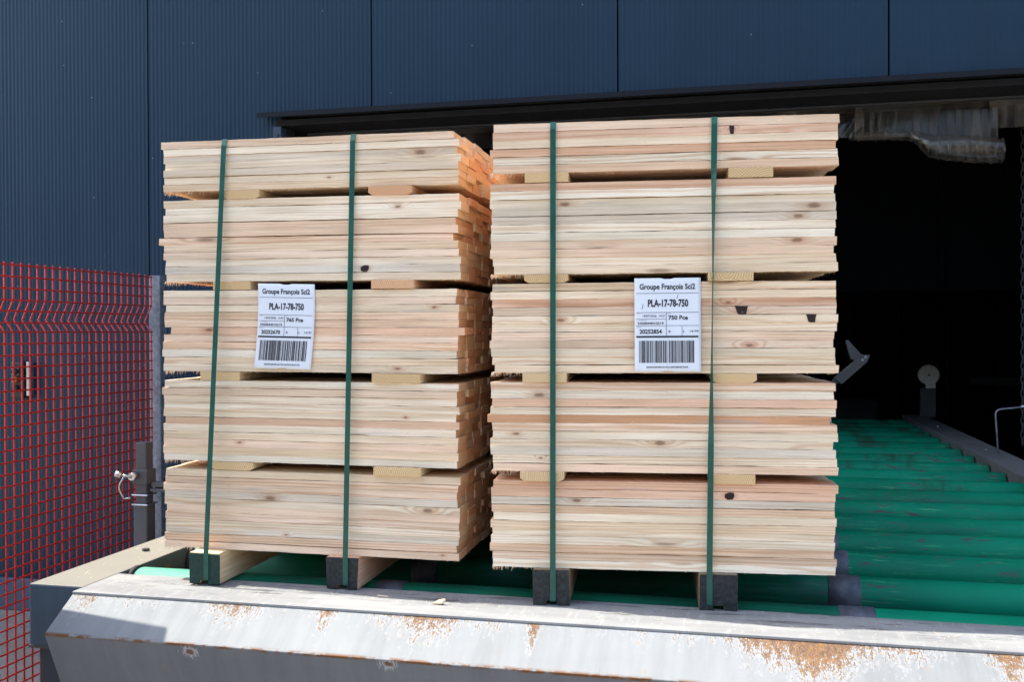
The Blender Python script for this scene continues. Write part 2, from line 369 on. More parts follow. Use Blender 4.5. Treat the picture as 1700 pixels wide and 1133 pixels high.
m.build('inner_wall', BLACK, hall)
for q in ((-8.3, OX0 - .02), (OX1 + .02, 7.04)):
    m = MB(); m.box(*q, -.03, .055, 0, .18); m.build('plinth', PLINTH, hall, bevel=.006)
m = MB(); m.prism([(-.075, OZ - .022), (-.075, OZ + .004), (-.004, OZ + .012), (-.004, OZ + .008), (-.07, OZ), (-.07, OZ - .022)], -2.47, OX1 + .3)
m.build('door_flashing', FLASH, hall)
m = MB(); m.box(OX0 - .03, OX1, -.003, .42, OZ - .055, OZ - .024); m.build('soffit', simple('black_soffit', (.008, .008, .009), .8), hall)
m = MB(); m.box(OX0 - .045, OX0, -.012, .055, .18, OZ - .06); m.build('jamb_trim', NAVYTRIM, hall)
for zz in (2.62, 1.9, 1.2):
    m = MB(); m.tube([(OX0 - .022, -.012, zz), (OX0 - .022, -.020, zz)], .011, 8); m.build('bolt', DARKSTEEL, hall)
m = MB(); m.box(-8.4, 7.1, -1.6, 9.6, ZT, ZT + .35); m.build('roof', DARKSTEEL, hall)  # unseen front overhang, its reach shaped to shade wall and rear rollers
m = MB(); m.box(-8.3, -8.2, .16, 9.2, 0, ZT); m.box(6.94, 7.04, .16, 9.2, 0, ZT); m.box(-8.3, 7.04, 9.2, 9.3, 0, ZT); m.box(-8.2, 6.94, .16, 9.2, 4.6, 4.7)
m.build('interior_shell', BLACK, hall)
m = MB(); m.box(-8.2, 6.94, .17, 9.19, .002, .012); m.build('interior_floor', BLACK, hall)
for y, z in ((1.3, 3.02), (2.9, 3.28)):
    m = MB(); m.box(-3.4, 6.5, y, y + .16, z, z + .012); m.box(-3.4, 6.5, y + .07, y + .09, z + .012, z + .2); m.box(-3.4, 6.5, y, y + .16, z + .2, z + .212)
    m.build('steel_beam', simple('beam_grey', (.34, .32, .29), .6), hall)
m = MB()
for i in range(16): m.box(-2.6 + i * .55, -2.56 + i * .55, 7.6, 7.7, 0, 4.5)
m.build('rear_framing', BLACK2, hall)

# ---------------------------------------------------------------- PVC curtain in the doorway
cur = thing('strip_curtain', 'clear plastic curtain sheet curled up under the top of the black doorway', 'curtain', (.84, WY + .2, 2.66))
def sheet(x0, x1, prof, nx=40, rib=.0022, dz=None):
    m = MB(); L = [0]
    for i in range(1, len(prof)): L.append(L[-1] + math.dist(prof[i], prof[i-1]))
    n = len(prof)
    for i in range(nx + 1):
        u = i / nx; x = x0 + (x1 - x0) * u
        for j, (y, z) in enumerate(prof):
            fr = L[j] / L[-1]
            y2 = y + rib * math.cos(u * nx * math.pi / 2) + .02 * fr * math.sin(u * 5.1 + 1)
            z2 = z + (dz(u, fr) if dz else 0)
            m.v.append((x + .06 * fr * math.sin(3 * fr + u), y2, z2))
    m.f = [(i*n+j, (i+1)*n+j, (i+1)*n+j+1, i*n+j+1) for i in range(nx) for j in range(n-1)]
    return m
def curl(h, r, turns, a0=0.):
    pr = [(0, 0), (.004, -h * .35), (-.004, -h * .7), (0, -h)]
    k = 18
    for i in range(1, k + 1):
        t = turns * 2 * math.pi * i / k; rr = r * (1 - .25 * i / k)
        pr.append((-r + rr * math.cos(t), -h - rr * math.sin(t)))
    return pr
def shade(o):
    for p in o.data.polygons: p.use_smooth = True
    return o
def rolled(x0, x1, hf, rf, turns, nx=90, slant=0.):
    """a sheet that hangs hf(u) and rolls forward and up with radius rf(u)"""
    m = MB(); K = 22; n = 6 + K
    for i in range(nx + 1):
        u = i / nx; h = hf(u); r = rf(u); rg = .0065 * max(0, math.cos(2 * math.pi * u * 17)) ** 8
        for j in range(6):
            f = j / 5; m.v.append((x0 + (x1 - x0) * u + slant * f, .012 * math.sin(4 * u + 2 * f) * f - rg, -h * f))
        for k in range(1, K + 1):
            tt = turns * 2 * math.pi * k / K; rr = r * (1 - .22 * k / K + .10 * math.sin(9 * u + k * .35)) + rg
            m.v.append((x0 + (x1 - x0) * u + slant - .03 * math.sin(math.pi * k / K) * (1 - u), .012 * math.sin(4 * u + 2) - r + rr * math.cos(tt), -h - rr * math.sin(tt)))
    m.f = [(i*n+j, (i+1)*n+j, (i+1)*n+j+1, i*n+j+1) for i in range(nx) for j in range(n-1)]
    return m
def sm(u, a, b):
    q = min(1, max(0, (u - a) / (b - a))); return q * q * (3 - 2 * q)
shade(rolled(-.30, .335, lambda u: .150 + .03 * u + .055 * sm(u, .40, .56) + .025 * sm(u, .5, 1.), lambda u: .020 + .012 * u + .030 * sm(u, .40, .54) + .006 * u, .80, nx=340).build('curled_sheet', PVC, cur, fix=False))
for x0, x1, h in ((-3.1, -2.55, .11), (-2.58, -1.9, .12), (-1.95, -1.2, .10), (-1.25, -.62, .13), (-.65, -.27, .15), (.30, .95, .13), (.9, 1.6, .12)):
    shade(sheet(x0, x1, [(.03, 0), (.034, -h * .5), (.03, -h)], 30).build('hanging_strip', PVC, cur, fix=False))
m = MB(); m.box(-3.15, 2.4, -.006, .05, -.004, .006); m.build('curtain_rail', DARKSTEEL, cur)

# ---------------------------------------------------------------- roller conveyor
PL = .965; CY = 2.0
conv = thing('roller_conveyor', 'green roller conveyor with grey rusty front chute carrying the two timber packs', 'conveyor', (0, CY, 0))
XL, XR = -1.53, 1.10
m = MB(); m.box(-1.68, XL, .045, 5.75, .815, PL + .001); m.build('side_beam', BEAM, conv, bevel=.004)
m = MB(); m.box(XR, 1.245, .19, 5.30, .815, PL + .02); m.build('side_beam', simple('dark_rail_paint', (.15, .143, .135), .6), conv, bevel=.004)
for q in ((-1.672, -1.56, .07, .19), (-1.67, -1.56, 2.2, 2.3), (1.11, 1.23, .2, .3), (1.11, 1.23, 2.2, 2.3)):
    m = MB(); m.box(*q, .002, .806); m.build('leg', DARKSTEEL, conv, bevel=.003)
m = MB(); m.box(-1.69, -1.545, .055, .26, .806, .8125); m.build('foot_plate', BLACK2, conv)
# chute: sloping plate above, a plate folded back below
m = MB()
prof = [(.012, .9615), (-.090, .894), (-.028, .74), (.02, .58), (.035, .58), (-.010, .74), (-.070, .892), (.016, .945)]
nx = 60
xs = [XL + (1.42 - XL) * i / nx for i in range(nx + 1)]
for i, x in enumerate(xs):
    for (y, z) in prof:
        d = .0013 * noise.noise(Vector((x * 3, y * 9, z * 9)))
        m.v.append((x, y + d, z + d))
n = len(prof)
m.f = [(i*n+j, (i+1)*n+j, (i+1)*n+(j+1) % n, i*n+(j+1) % n) for i in range(nx) for j in range(n)] + [tuple(range(n)), tuple(range(nx*n, nx*n+n))]
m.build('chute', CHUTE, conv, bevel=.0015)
m = MB(); m.box(XL, 1.42, .006, .182, PL - .006, PL); m.build('sill_plate', SILL, conv, bevel=.0012)
m = MB(); m.box(XL, XR, .15, 5.3, .70, .71); m.box(XL, XR, .15, .16, .71, PL - .007); m.build('drip_tray', BLACK, conv)
RR = .0475; NR = 18
for i in range(NR):
    y = .252 + .286 * i
    m = MB(); m.tube([(XL + .012, y, PL - RR), (XL + .02, y, PL - RR), (XR - .012, y, PL - RR), (XR - .006, y, PL - RR)], [RR * .93, RR, RR, RR * .9], 28)
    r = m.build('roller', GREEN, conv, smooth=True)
    for a, b in ((.207, .284), (-.86, -.79)):
        q = MB(); q.tube([(a, y, PL - RR), (a + .002, y, PL - RR), (b - .002, y, PL - RR), (b, y, PL - RR)], [RR, RR + .0022, RR + .0022, RR], 28)
        q.build('sleeve', SLEEVE, r, smooth=True)
    q = MB(); q.tube([(XL + .0008, y, PL - RR), (XL + .012, y, PL - RR)], RR * 1.08, 24); q.build('bearing', BLACK, r, smooth=True)
for y in (.42, 1.6, 2.8):
    m = MB(); m.tube([(-1.61, y, PL), (-1.61, y, PL + .008)], .010, 6); m.build('bolt', DARKSTEEL, conv)
for y in (2.0, 3.2, 4.4):
    m = MB(); m.tube([(1.17, y, PL + .02), (1.17, y, PL + .026)], .008, 8); m.build('bolt', CHROME, conv)

# ---------------------------------------------------------------- timber packs
TONE = {'C': (.92, .735, .51), 'W': (.95, .81, .60), 'P': (.90, .665, .46), 'T': (.84, .55, .365), 'B': (.72, .39, .21), 'G': (.80, .675, .51), 'Y': (.84, .67, .43), 'D': (.30, .235, .16)}
def tone(k, r):
    c = TONE[k]; f = r.uniform(.94, 1.05); g = r.uniform(.96, 1.04)
    return (c[0] * f, c[1] * f * g, c[2] * f * g * g)
def attrs(me, cols, seeds, knot=(0, 0, 0)):
    if knot[2]:
        kk = me.attributes.new('knot', 'FLOAT_VECTOR', 'FACE')
        for e in kk.data: e.vector = knot
    a = me.attributes.new('tint', 'FLOAT_COLOR', 'FACE'); b = me.attributes.new('seed', 'FLOAT_VECTOR', 'FACE')
    for i, (c, s) in enumerate(zip(cols, seeds)):
        a.data[i].color = (*c, 1); b.data[i].vector = s
def plank_mesh(m, x0, x1, y0, y1, z0, z1, r, nseg, warp=0.):
    b = len(m.v); sd = Vector((r.random() * 50, r.random() * 50, 0))
    n = nseg
    for i in range(n + 1):
        u = i / n; x = x0 + (x1 - x0) * u
        wv = warp * (4 * u * (1 - u))
        for k, (y, z) in enumerate(((y0, z0), (y1, z0), (y1, z1), (y0, z1))):
            jx = jz = jy = 0
            if n > 1:
                jy = .0007 * noise.noise(sd + Vector((x * 9, 0, k * 3))) + (.0004 * noise.noise(sd + Vector((x * 60, 5, k * 3))))
                jz = (.0009 * noise.noise(sd + Vector((x * 16, 9, k * 5))) + .0006 * noise.noise(sd + Vector((x * 120, 2, k * 5))))
            if i in (0, n): jx = r.uniform(-.0012, .0012)
            m.v.append((x + jx, y + jy, z + jz + wv))
    fs = [(b+i*4+k, b+i*4+(k+1) % 4, b+(i+1)*4+(k+1) % 4, b+(i+1)*4+k) for i in range(n) for k in range(4)]
    fs += [(b+3, b+2, b+1, b), (b+n*4, b+n*4+1, b+n*4+2, b+n*4+3)]
    m.f += fs
    return len(fs)
def face_dir_fix(o):
    bm = bmesh.new(); bm.from_mesh(o.data); bmesh.ops.recalc_face_normals(bm, faces=bm.faces); bm.to_mesh(o.data); bm.free()

def ribbon(m, pts, width, thick=.0008):
    """pts: (x, y, z, tangent-width angle) - angle turns the ribbon about its length"""
    b = len(m.v)
    P = [Vector(p[:3]) for p in pts]
    for i, p in enumerate(P):
        d = (P[min(i+1, len(P)-1)] - P[max(i-1, 0)]).normalized()
        wv = Vector((1, 0, 0)); wv = (wv - d * wv.dot(d)).normalized(); nv = d.cross(wv)
        a = pts[i][3]; w2 = wv * math.cos(a) + nv * math.sin(a); n2 = -wv * math.sin(a) + nv * math.cos(a)
        for sx, sn in ((-1, -1), (1, -1), (1, 1), (-1, 1)): m.v.append(tuple(p + w2 * width / 2 * sx + n2 * thick / 2 * sn))
    n = len(P)
    m.f += [(b+i*4+k, b+i*4+(k+1) % 4, b+(i+1)*4+(k+1) % 4, b+(i+1)*4+k) for i in range(n-1) for k in range(4)] + [(b+3, b+2, b+1, b), (b+n*4-4, b+n*4-3, b+n*4-2, b+n*4-1)]

def text_into(m, s, x0, x1, ybase, cap, bold=0., bend=None):
    cu = bpy.data.curves.new('t', 'FONT'); cu.body = s; cu.size = 1; cu.offset = bold; cu.resolution_u = 3
    ob = bpy.data.objects.new('t', cu); COL.objects.link(ob)
    dg = bpy.context.evaluated_depsgraph_get(); dg.update()
    me = bpy.data.meshes.new_from_object(ob.evaluated_get(dg))
    vs = [v.co.copy() for v in me.vertices]; fs = [tuple(p.vertices) for p in me.polygons]
    bpy.data.objects.remove(ob); bpy.data.curves.remove(cu); bpy.data.meshes.remove(me)
    if not vs: return
    ax = min(v.x for v in vs); bx = max(v.x for v in vs); sx = (x1 - x0) / max(1e-6, bx - ax); sy = cap / .73
    m.add([(x0 + (v.x - ax) * sx, -ybase + v.y * sy, 0) for v in vs], fs)

def make_label(parent, cx, cz, y, W, H, qty, serial, code, stamp, tilt, shear, seed):
    """flat stapled sheet on the front of the pack, lower edge a little loose"""
    r = random.Random(seed)
    def place(mm, off):
        out = []
        for (x, yv, _) in mm.v:
            px = (x - 74) / 148 * W; pz = -(-yv - 105) / 210 * H
            u = (pz / H + .5)
            bow = .0035 * math.sin(math.pi * u) * .6 + .0015 * math.cos(px * 30 + 1) + .004 * (1 - u) ** 2
            px += shear * (math.sin(u * 3.0) * .5 + (u - .5) * .4)
            out.append((cx + px * math.cos(tilt) - pz * math.sin(tilt), y - bow - off, cz + px * math.sin(tilt) + pz * math.cos(tilt)))
        mm.v = out
    sh = MB(); nx, ny = 20, 28
    idx = {}
    for j in range(ny + 1):
        for i in range(nx + 1):
            idx[i, j] = len(sh.v); xx = 148 * i / nx; yv = -210 * j / ny
            if j == 0 and 9 <= i <= 11: yv = -2.2
            if j == ny and 9 <= i <= 11: yv = -208.
            sh.v.append((xx, yv, 0))
    sh.f = [(idx[i, j], idx[i, j+1], idx[i+1, j+1], idx[i+1, j]) for j in range(ny) for i in range(nx)]
    place(sh, 0)
    lab = sh.build('printed_label', PAPER, parent, fix=False)
    for p in lab.data.polygons: p.use_smooth = True
    md = lab.modifiers.new('solid', 'SOLIDIFY'); md.thickness = .00025; md.offset = -1
    t = MB()
    text_into(t, 'Groupe Fran\u00e7ois Sci2', 11.5, 135.6, 25, 12.5, .026)
    text_into(t, 'PLA-17-78-750', 30, 120, 63.7, 16, .035)
    text_into(t, stamp, 18.6, 68, 87, 5.0, .01)
    text_into(t, '5420044010219', 7, 65, 103.8, 5.6, .02)
    text_into(t, serial, 11, 61, 124, 9.4, .03)
    text_into(t, qty, 75.5, 119, 93, 9.4, .03)
    text_into(t, '8', 76, 80, 122, 5, .02); text_into(t, '2', 107.8, 111, 122, 5, .02); text_into(t, code, 123.5, 142.5, 121.5, 5, .01)
    text_into(t, '(02)05420044010219(21)' + serial + '(37)' + qty[:3], 26, 119, 201, 3.8, .02)
    place(t, .0006); t.build('printed_text', INK, lab, fix=False)
    ln = MB()
    def bar(x0, x1, y0, y1):
        k = max(1, int((y1 - y0) / 8)); kx = max(1, int((x1 - x0) / 8)); 
        for a in range(kx):
            for c in range(k):
                xa, xb = x0 + (x1-x0)*a/kx, x0 + (x1-x0)*(a+1)/kx; ya, yb = y0 + (y1-y0)*c/k, y0 + (y1-y0)*(c+1)/k
                ln.add([(xa, -ya, 0), (xa, -yb, 0), (xb, -yb, 0), (xb, -ya, 0)], [(0, 1, 2, 3)])
    bar(4, 143, 33.6, 34.5); bar(4, 143, 76.6, 77.5); bar(4, 71, 91.6, 92.4); bar(4, 143, 106.2, 107)
    bar(70.6, 71.5, 77.5, 129); bar(105.6, 106.4, 107, 129); bar(3.5, 142, 129.2, 133.2)
    place(ln, .0006); ln.build('ruled_lines', INK, lab, fix=False)
    ln = MB(); x = 10.
    while x < 131.5:
        wd = r.choice((.7, .7, 1.3, 1.3, 2.1, 2.8)); bar(x, min(132.5, x + wd), 140, 189.5); x += wd + r.choice((.7, .7, 1.3, 2.0))
    place(ln, .0006); ln.build('barcode', INK, lab, fix=False)
    t = MB()
    text_into(t, 'DATE', 4.5, 13, 80.8, 2.4); text_into(t, 'SERIAL', 4.5, 16, 110.2, 2.4); text_into(t, 'QTE', 73.5, 81, 80.8, 2.4); text_into(t, 'CODE', 10, 26, 95.6, 2.4)
    place(t, .0006); t.build('faint_print', GREY_INK, lab, fix=False)
    st = MB()
    for (a, b, c, d) in (((16, 70, 19, 58), (94, 46, 97, 37)) if seed == 2 else ((112, 33, 122, 37), (22, 186, 34, 190), (118, 182, 132, 192))):
        st.add([(a, -b, 0), (a + 1, -b - .5, 0), (c + 1, -d - .5, 0), (c, -d, 0)], [(0, 1, 2, 3)])
    place(st, .0012); st.build('staple', DARKSTEEL, lab, fix=False)

def pack(name, label, loc, ang, zs, tones, battens, bearers, straps, seed, knots, brkn, Wd):
    r = random.Random(seed)
    t = thing(name, label, 'timber pack', loc, ang, 'strapped packs of sawn boards')
    BW = .0782; ND = 15
    rest = MB(); rc = []; rs = []; tally = {}
    nrow = 0; second = 0
    for gi, ((zt, zb), tn) in enumerate(zip(zs, tones)):
        n = len(tn); pit = (zt - zb) / n; gx = r.uniform(-.003, .003)
        for k in range(n):
            z1 = zt - pit * k; z0 = z1 - pit
            for d in range(ND):
                dx = gx + r.gauss(0, .0021) + (r.uniform(-.006, .006) if r.random() < .2 else 0)
                dy = r.gauss(0, .0012) if d == 0 else 0
                tk = tone(tn[k], r) if d == 0 else tone(r.choice('CCPPTTGW'), r)
                sd = (r.random(), r.random(), r.random())
                if (gi, k, d) in brkn: dx += brkn[gi, k, d]
                y0 = d * BW + dy; y1 = (d + 1) * BW - .0012
                tz = r.choice((.0001, .0002, .0003, .0005, .0008, .0013))
                args = (dx, Wd + dx + r.uniform(-.003, .003), y0, y1, z0, z1 - tz, r)
                if d == 0 or (d == 1 and second < 49):
                    m = MB(); c = plank_mesh(m, *args, 64 if d == 0 else 1, warp=r.uniform(-.0007, .0008) if d == 0 else 0)
                    kk = (0, 0, 0)
                    if d == 0:
                        for kt in sorted(knots, key=lambda q: q[3]):
                            if kt[0] == gi and kt[1] == k: kk = (kt[2], (z0 + z1) / 2 + r.uniform(-.003, .003), kt[3] * .55)
                    o = m.build('plank', WOOD, t); attrs(o.data, [tk] * c, [sd] * c, kk)
                    if d == 0:
                        tally[gi, k] = (o, y0, z0, z1)
                    else: second += 1
                else:
                    c = plank_mesh(rest, *args, 1); rc += [tk] * c; rs += [sd] * c
    o = rest.build('inner_planks', WOOD, t, fix=True); attrs(o.data, rc, rs); tag(o, kind='stuff')
    # knots seen on single boards
    for (gi, k, x, wk, dark) in knots:
        o, y0, z0, z1 = tally[gi, k]; m = MB(); pts = []
        if not dark: continue
        h = (z1 - z0) * .49; zc = (z0 + z1) / 2; N = 7
        for i in range(N):
            a = 2 * math.pi * i / N
            ca, sa = math.cos(a), math.sin(a); q = (abs(ca) ** 4 + abs(sa) ** 4) ** -.25
            pts.append((x + wk * ca * q * r.uniform(.82, 1.08) + .15 * wk * sa, zc + h * sa * q * r.uniform(.85, 1.02)))
        if dark == 2:
            j = lambda: r.uniform(.88, 1.08)
            pts = [(x - wk * j(), zc + h * .98), (x + wk * j(), zc + h * .94), (x + wk * .8 * j(), zc + h * .1), (x + wk * .72 * j(), zc - h * .95), (x - wk * .25, zc - h * .98), (x - wk * .62 * j(), zc - h * .8)]
        m.prism(pts, y0 - .0012, y0 + .002, 'y'); m.build('knot', KNOT if dark else KNOT2, o)
    # battens between the groups
    for gi, row in enumerate(battens):
        zt = zs[gi][1]; zb = zs[gi + 1][0]
        for (xc, wd, out, tk) in row:
            m = MB(); c = plank_mesh(m, 0, 1, 0, 1, 0, 1, r, 1)
            m = MB(); m.box(xc - wd/2, xc + wd/2, -out, ND * BW - .01, zb + .0003, zt - .0006)
            if r.random() < .5:      # waney, rounded lower or upper corner
                m = MB(); e = .006
                m.prism([(xc - wd/2, zb + e), (xc - wd/2 + e * 1.6, zb + .0003), (xc + wd/2 - e * 1.6, zb + .0003), (xc + wd/2, zb + e), (xc + wd/2, zt - .0006), (xc - wd/2, zt - .0006)], -out, ND * BW - .01, 'y')
            o = m.build('batten', BATT, t, bevel=.0008); c = len(o.data.polygons)
            sdv = (r.random(), r.random(), r.random()); attrs(o.data, [tone(tk, r)] * c, [sdv] * c)
    # bearers on the rollers
    hb = zs[-1][1]
    for (xc, wd, out, pm) in bearers:
        m = MB(); e = .004; q = wd / 2
        poly = [(xc - q, .0005), (xc - .012, .0005), (xc - .011, .010), (xc + .012, .011), (xc + .013, .0005), (xc + q, .0005), (xc + q, hb - .0006), (xc - q, hb - .0006)]
        m.prism(poly, -out + .003, ND * BW - .04, 'y'); o = m.build('bearer', BATT, t, bevel=.002); c = len(o.data.polygons)
        sdv = (r.random(), r.random(), r.random()); attrs(o.data, [tone('Y' if out > .03 else ('T' if out > .015 else 'D'), r)] * c, [sdv] * c)
        m = MB(); k = len(poly)
        pp = [(a + r.uniform(-.002, .002) - (0), b + (r.uniform(-.0035, 0) if b > .02 else 0)) for a, b in poly]
        m.prism(pp, -out, -out + .0035, 'y'); m.build('painted_end', pm, o, bevel=.001)
    # straps
    top = zs[0][0]; D = ND * BW
    for (xt, xb, out, tw) in straps:
        m = MB(); pts = []; N = 60
        ymin = -.0065
        for i in range(N + 1):
            u = i / N; z = top + .0015 - (top + .0015 - (hb)) * u
            x = xt + (xb - xt) * u
            a = 0
            if tw: a = R(84) * max(0., math.sin(math.pi * min(1, max(0, (u - .10) / .62)))) ** .5
            yb = ymin - u * max(0, out - .004) + (.0045 if i == 0 else 0)
            pts.append((x, yb, z, a))
        yb = min(ymin, -out - .0025)
        pts += [(xb, yb, hb - .01, 0), (xb, yb, .012, 0), (xb, yb + .004, .0085, 0), (xb, yb + .02, .008, 0), (xb, D - .05, .008, 0)]
        ribbon(m, pts, .0125)
        ribbon(m, [(xt, -.002, top + .0015, 0), (xt, .02, top + .0022, 0), (xt, D, top + .0022, 0), (xt, D + .004, top, 0), (xb, D + .004, .01, 0)], .0125)
        m.build('strap', STRAP, t)
    # torn fibres along the lower edges and the loose shavings
    m = MB(); cs = []
    def sliver(x, y, z, dx, dy, dz, wd):
        m.add([(x - wd, y, z), (x + wd, y, z), (x + dx, y + dy, z + dz), (x + dx - wd * .4, y + dy, z + dz)], [(0, 1, 2, 3)])
    for gi, (zt, zb) in enumerate(zs):
        for i in range(150):
            x = Wd - r.random() ** 1.5 * Wd if r.random() < .3 else r.random() ** 2.2 * .35
            sliver(x, r.uniform(0, .03), zb + .001, r.uniform(-.003, .003), -.001, -r.uniform(.001, .0055) * (2.2 if x < .15 else .9), .0008)
        for i in range(170):
            y = r.uniform(.0, 1.1); b = len(m.v)
            for xx in (Wd + .001, .0005):
                m.add([(xx, y - .001, zb + .002), (xx, y + .001, zb + .002), (xx + r.uniform(-.004, .004), y + r.uniform(-.002, .002), zb - r.uniform(.001, .009))], [(0, 1, 2)])
        for i in range(34):
            x = r.uniform(.02, Wd - .02); z = r.uniform(zb + .01, zt)
            L = r.uniform(.004, .013); sliver(x, -.0016, z, r.choice((-1, 1)) * L * .8, -.003, -L * .35, .0009)
    c = len(m.f); o = m.build('splinters', WOOD, t, fix=False); attrs(o.data, [tone(r.choice('CWTP'), r) for _ in range(c)], [(r.random(),) * 3 for _ in range(c)]); tag(o, kind='stuff')
    return t

def batt_mat():
    """battens and bearers run away from the viewer: rings show on the front end"""
    t = NT('sawn_batten'); p = t.pos(); tint = t.attr('tint')[0]; seed = t.attr('seed')[1]; sx, sy, sz = t.sep(seed)
    x, y, z = t.sep(p)
    geo = t.n('ShaderNodeNewGeometry'); ny = t.math('ABSOLUTE', t.sep(geo.outputs['True Normal'])[1]); em = t.math('GREATER_THAN', ny, .7)
    nn = t.noise(t.vmath('ADD', t.vmath('MULTIPLY', p, (9., 1.5, 18.)), seed), 1, 2)
    gx = t.math('ADD', x, t.math('MULTIPLY', t.math('SUBTRACT', sy, .5), .05))
    gx = t.math('SUBTRACT', t.math('MODULO', t.math('ADD', gx, .03), .12), .06)
    ev = t.comb(gx, 0., t.math('ADD', t.math('MODULO', z, .09), t.math('MULTIPLY', t.math('SUBTRACT', sx, .3), -.05)))
    rr = t.math('SINE', t.math('ADD', t.math('MULTIPLY', t.vmath('LENGTH', ev), t.math('ADD', 1100., t.math('MULTIPLY', sz, 900.))), t.math('MULTIPLY', nn, 11.)))
    rr = t.math('ADD', t.math('MULTIPLY', rr, .5), .5)
    sg = t.noise(t.vmath('MULTIPLY', t.vmath('ADD', p, seed), (250., 5., 250.)), 1, 4, .6)
    ce = t.mix(t.math('MULTIPLY', rr, .75), t.vmath('MULTIPLY', tint, (.98, .90, .74)), t.vmath('MULTIPLY', tint, (.62, .45, .30)))
    cs = t.mix(t.ramp(sg, .3, .7), tint, t.vmath('MULTIPLY', tint, (.75, .62, .5)))
    t.bump(t.math('ADD', sg, t.noise(p, 700., 2)), .5, .001)
    return t.fin(t.mix(em, cs, ce), .85, 0., .2)
BATT = batt_mat()

zl = [(1.072, .9496), (.9275, .729), (.708, .5094), (.4873, .2902), (.2693, .076)]
zr = [(1.069, .960), (.9376, .734), (.7146, .5148), (.4935, .2956), (.2737, .0804)]
left = pack('timber_pack', 'left strapped pack of pale sawn boards, its label reading 765 Pce', (-1.385, 2.16, PL + .004), R(1.5), zl,
    ['PCGCGCC', 'CWWPPPCPWGC', 'WPWPPTPPWCC', 'WPCWCTWCPCW', 'CPPGCPPWGPP'],
    [[(.205, .096, .004, 'Y'), (.583, .106, .006, 'T')], [(.180, .098, .002, 'Y'), (.590, .104, .008, 'T')],
     [(.148, .104, .0, 'Y'), (.600, .118, .012, 'Y')], [(.180, .110, .0, 'Y'), (.602, .115, .010, 'Y')]],
    [(.130, .078, .045, GPAINT), (.470, .078, .020, KPAINT)],
    [(.163, .137, .045, False), (.492, .480, .020, False)], 11,
    [(1, 9, .520, .010, True), (2, 2, .69, .009, False), (1, 1, .065, .007, False), (1, 1, .60, .010, False), (0, 2, .655, .018, False), (0, 5, .43, .006, False),
     (4, 3, .28, .020, False), (4, 4, .675, .016, False), (4, 10, .71, .0055, False), (4, 8, .32, .0055, False), (3, 4, .62, .007, False), (2, 10, .6, .01, False), (3, 8, .2, .008, False), (2, 5, .12, .014, False)],
    {(2, 5, 0): .016, (1, 5, 0): -.014, (0, 2, 0): -.006, (0, 0, 0): -.004, (4, 5, 0): .010, (3, 5, 0): .006}, .747)
right = pack('timber_pack', 'right strapped pack of sawn boards, its label reading 750 Pce', (-.543, 2.128, PL), R(5.5), zr,
    ['PTCTWP', 'TWCGGWWPPCC', 'CCTPCCPPCCC', 'PWTWBPWCGWP', 'TTGPWCCWPPW'],
    [[(.126, .097, .004, 'Y'), (.568, .094, .004, 'Y')], [(.124, .098, .003, 'Y'), (.525, .096, .008, 'Y')],
     [(.120, .098, .006, 'Y'), (.532, .096, .003, 'Y')], [(.114, .098, .007, 'Y'), (.528, .097, .004, 'Y')]],
    [(.134, .080, .014, KPAINT), (.497, .082, .012, KPAINT)],
    [(.141, .138, .014, False), (.491, .478, .012, True)], 23,
    [(0, 1, .528, .006, 2), (2, 3, .548, .0135, 2), (2, 4, .695, .0105, 2), (2, 2, .52, .009, False), (4, 1, .522, .010, True), (2, 7, .565, .012, False),
     (2, 2, .098, .0055, False), (1, 2, .166, .016, False), (1, 3, .70, .02, False), (1, 3, .389, .0055, False), (1, 4, .668, .014, False), (1, 7, .258, .0055, False), (1, 7, .665, .016, False),
     (2, 4, .157, .012, False), (3, 1, .107, .016, False), (3, 7, .373, .016, False), (3, 6, .055, .010, False), (4, 2, .19, .013, False), (4, 1, .33, .004, False), (3, 9, .11, .0055, False)],
    {(3, 4, 0): -.012, (4, 8, 0): -.008, (4, 10, 0): .002, (3, 0, 0): 0.0}, .744)
left.rotation_euler.y = R(.35)
make_label(left, .318, .6195, -.004, .144, .204, '765 Pce', '20252670', '14197', '14/07/2026  13:53', R(-1.2), .010, 1)
make_label(right, .390, .620, -.004, .143, .205, '750 Pce', '20252854', '14199', '14/07/2026  14:21', R(.15), .0, 2)

# ---------------------------------------------------------------- loose wood chip on the sill
m = MB(); m.add([(-.014, -.006, 0), (.010, -.008, .002), (.016, .002, .009), (.0, .003, .006), (-.012, -.006, .003), (.009, -.008, .005), (.014, .003, .012), (.0, .004, .009)],
      [(0,1,2,3), (4,7,6,5), (0,4,5,1), (1,5,6,2), (2,6,7,3), (3,7,4,0)])
o = m.build('wood_chip', WOOD); c = len(o.data.polygons); attrs(o.data, [TONE['Y']] * c, [(.3, .2, .6)] * c)
o.location = (-.655, 2.085, PL + .0005); tag(o, 'small curled wood chip lying on the sill between the two packs', 'wood chip')
m = MB(); m.add([(-.014, -.001, 0), (.014, -.003, .0), (.014, -.001, .002), (-.014, .001, .002), (-.014, .002, 0), (.014, .001, 0)], [(0,1,2,3), (3,2,5,4), (0,4,5,1), (0,3,4), (1,5,2)])
o = m.build('wood_chip', WOOD); c = len(o.data.polygons); attrs(o.data, [TONE['W']] * c, [(.3, .2, .6)] * c)
o.location = (-.80, 2.12, PL + .0005); tag(o, 'thin pale splinter lying on the sill right of the second bearer', 'wood chip')

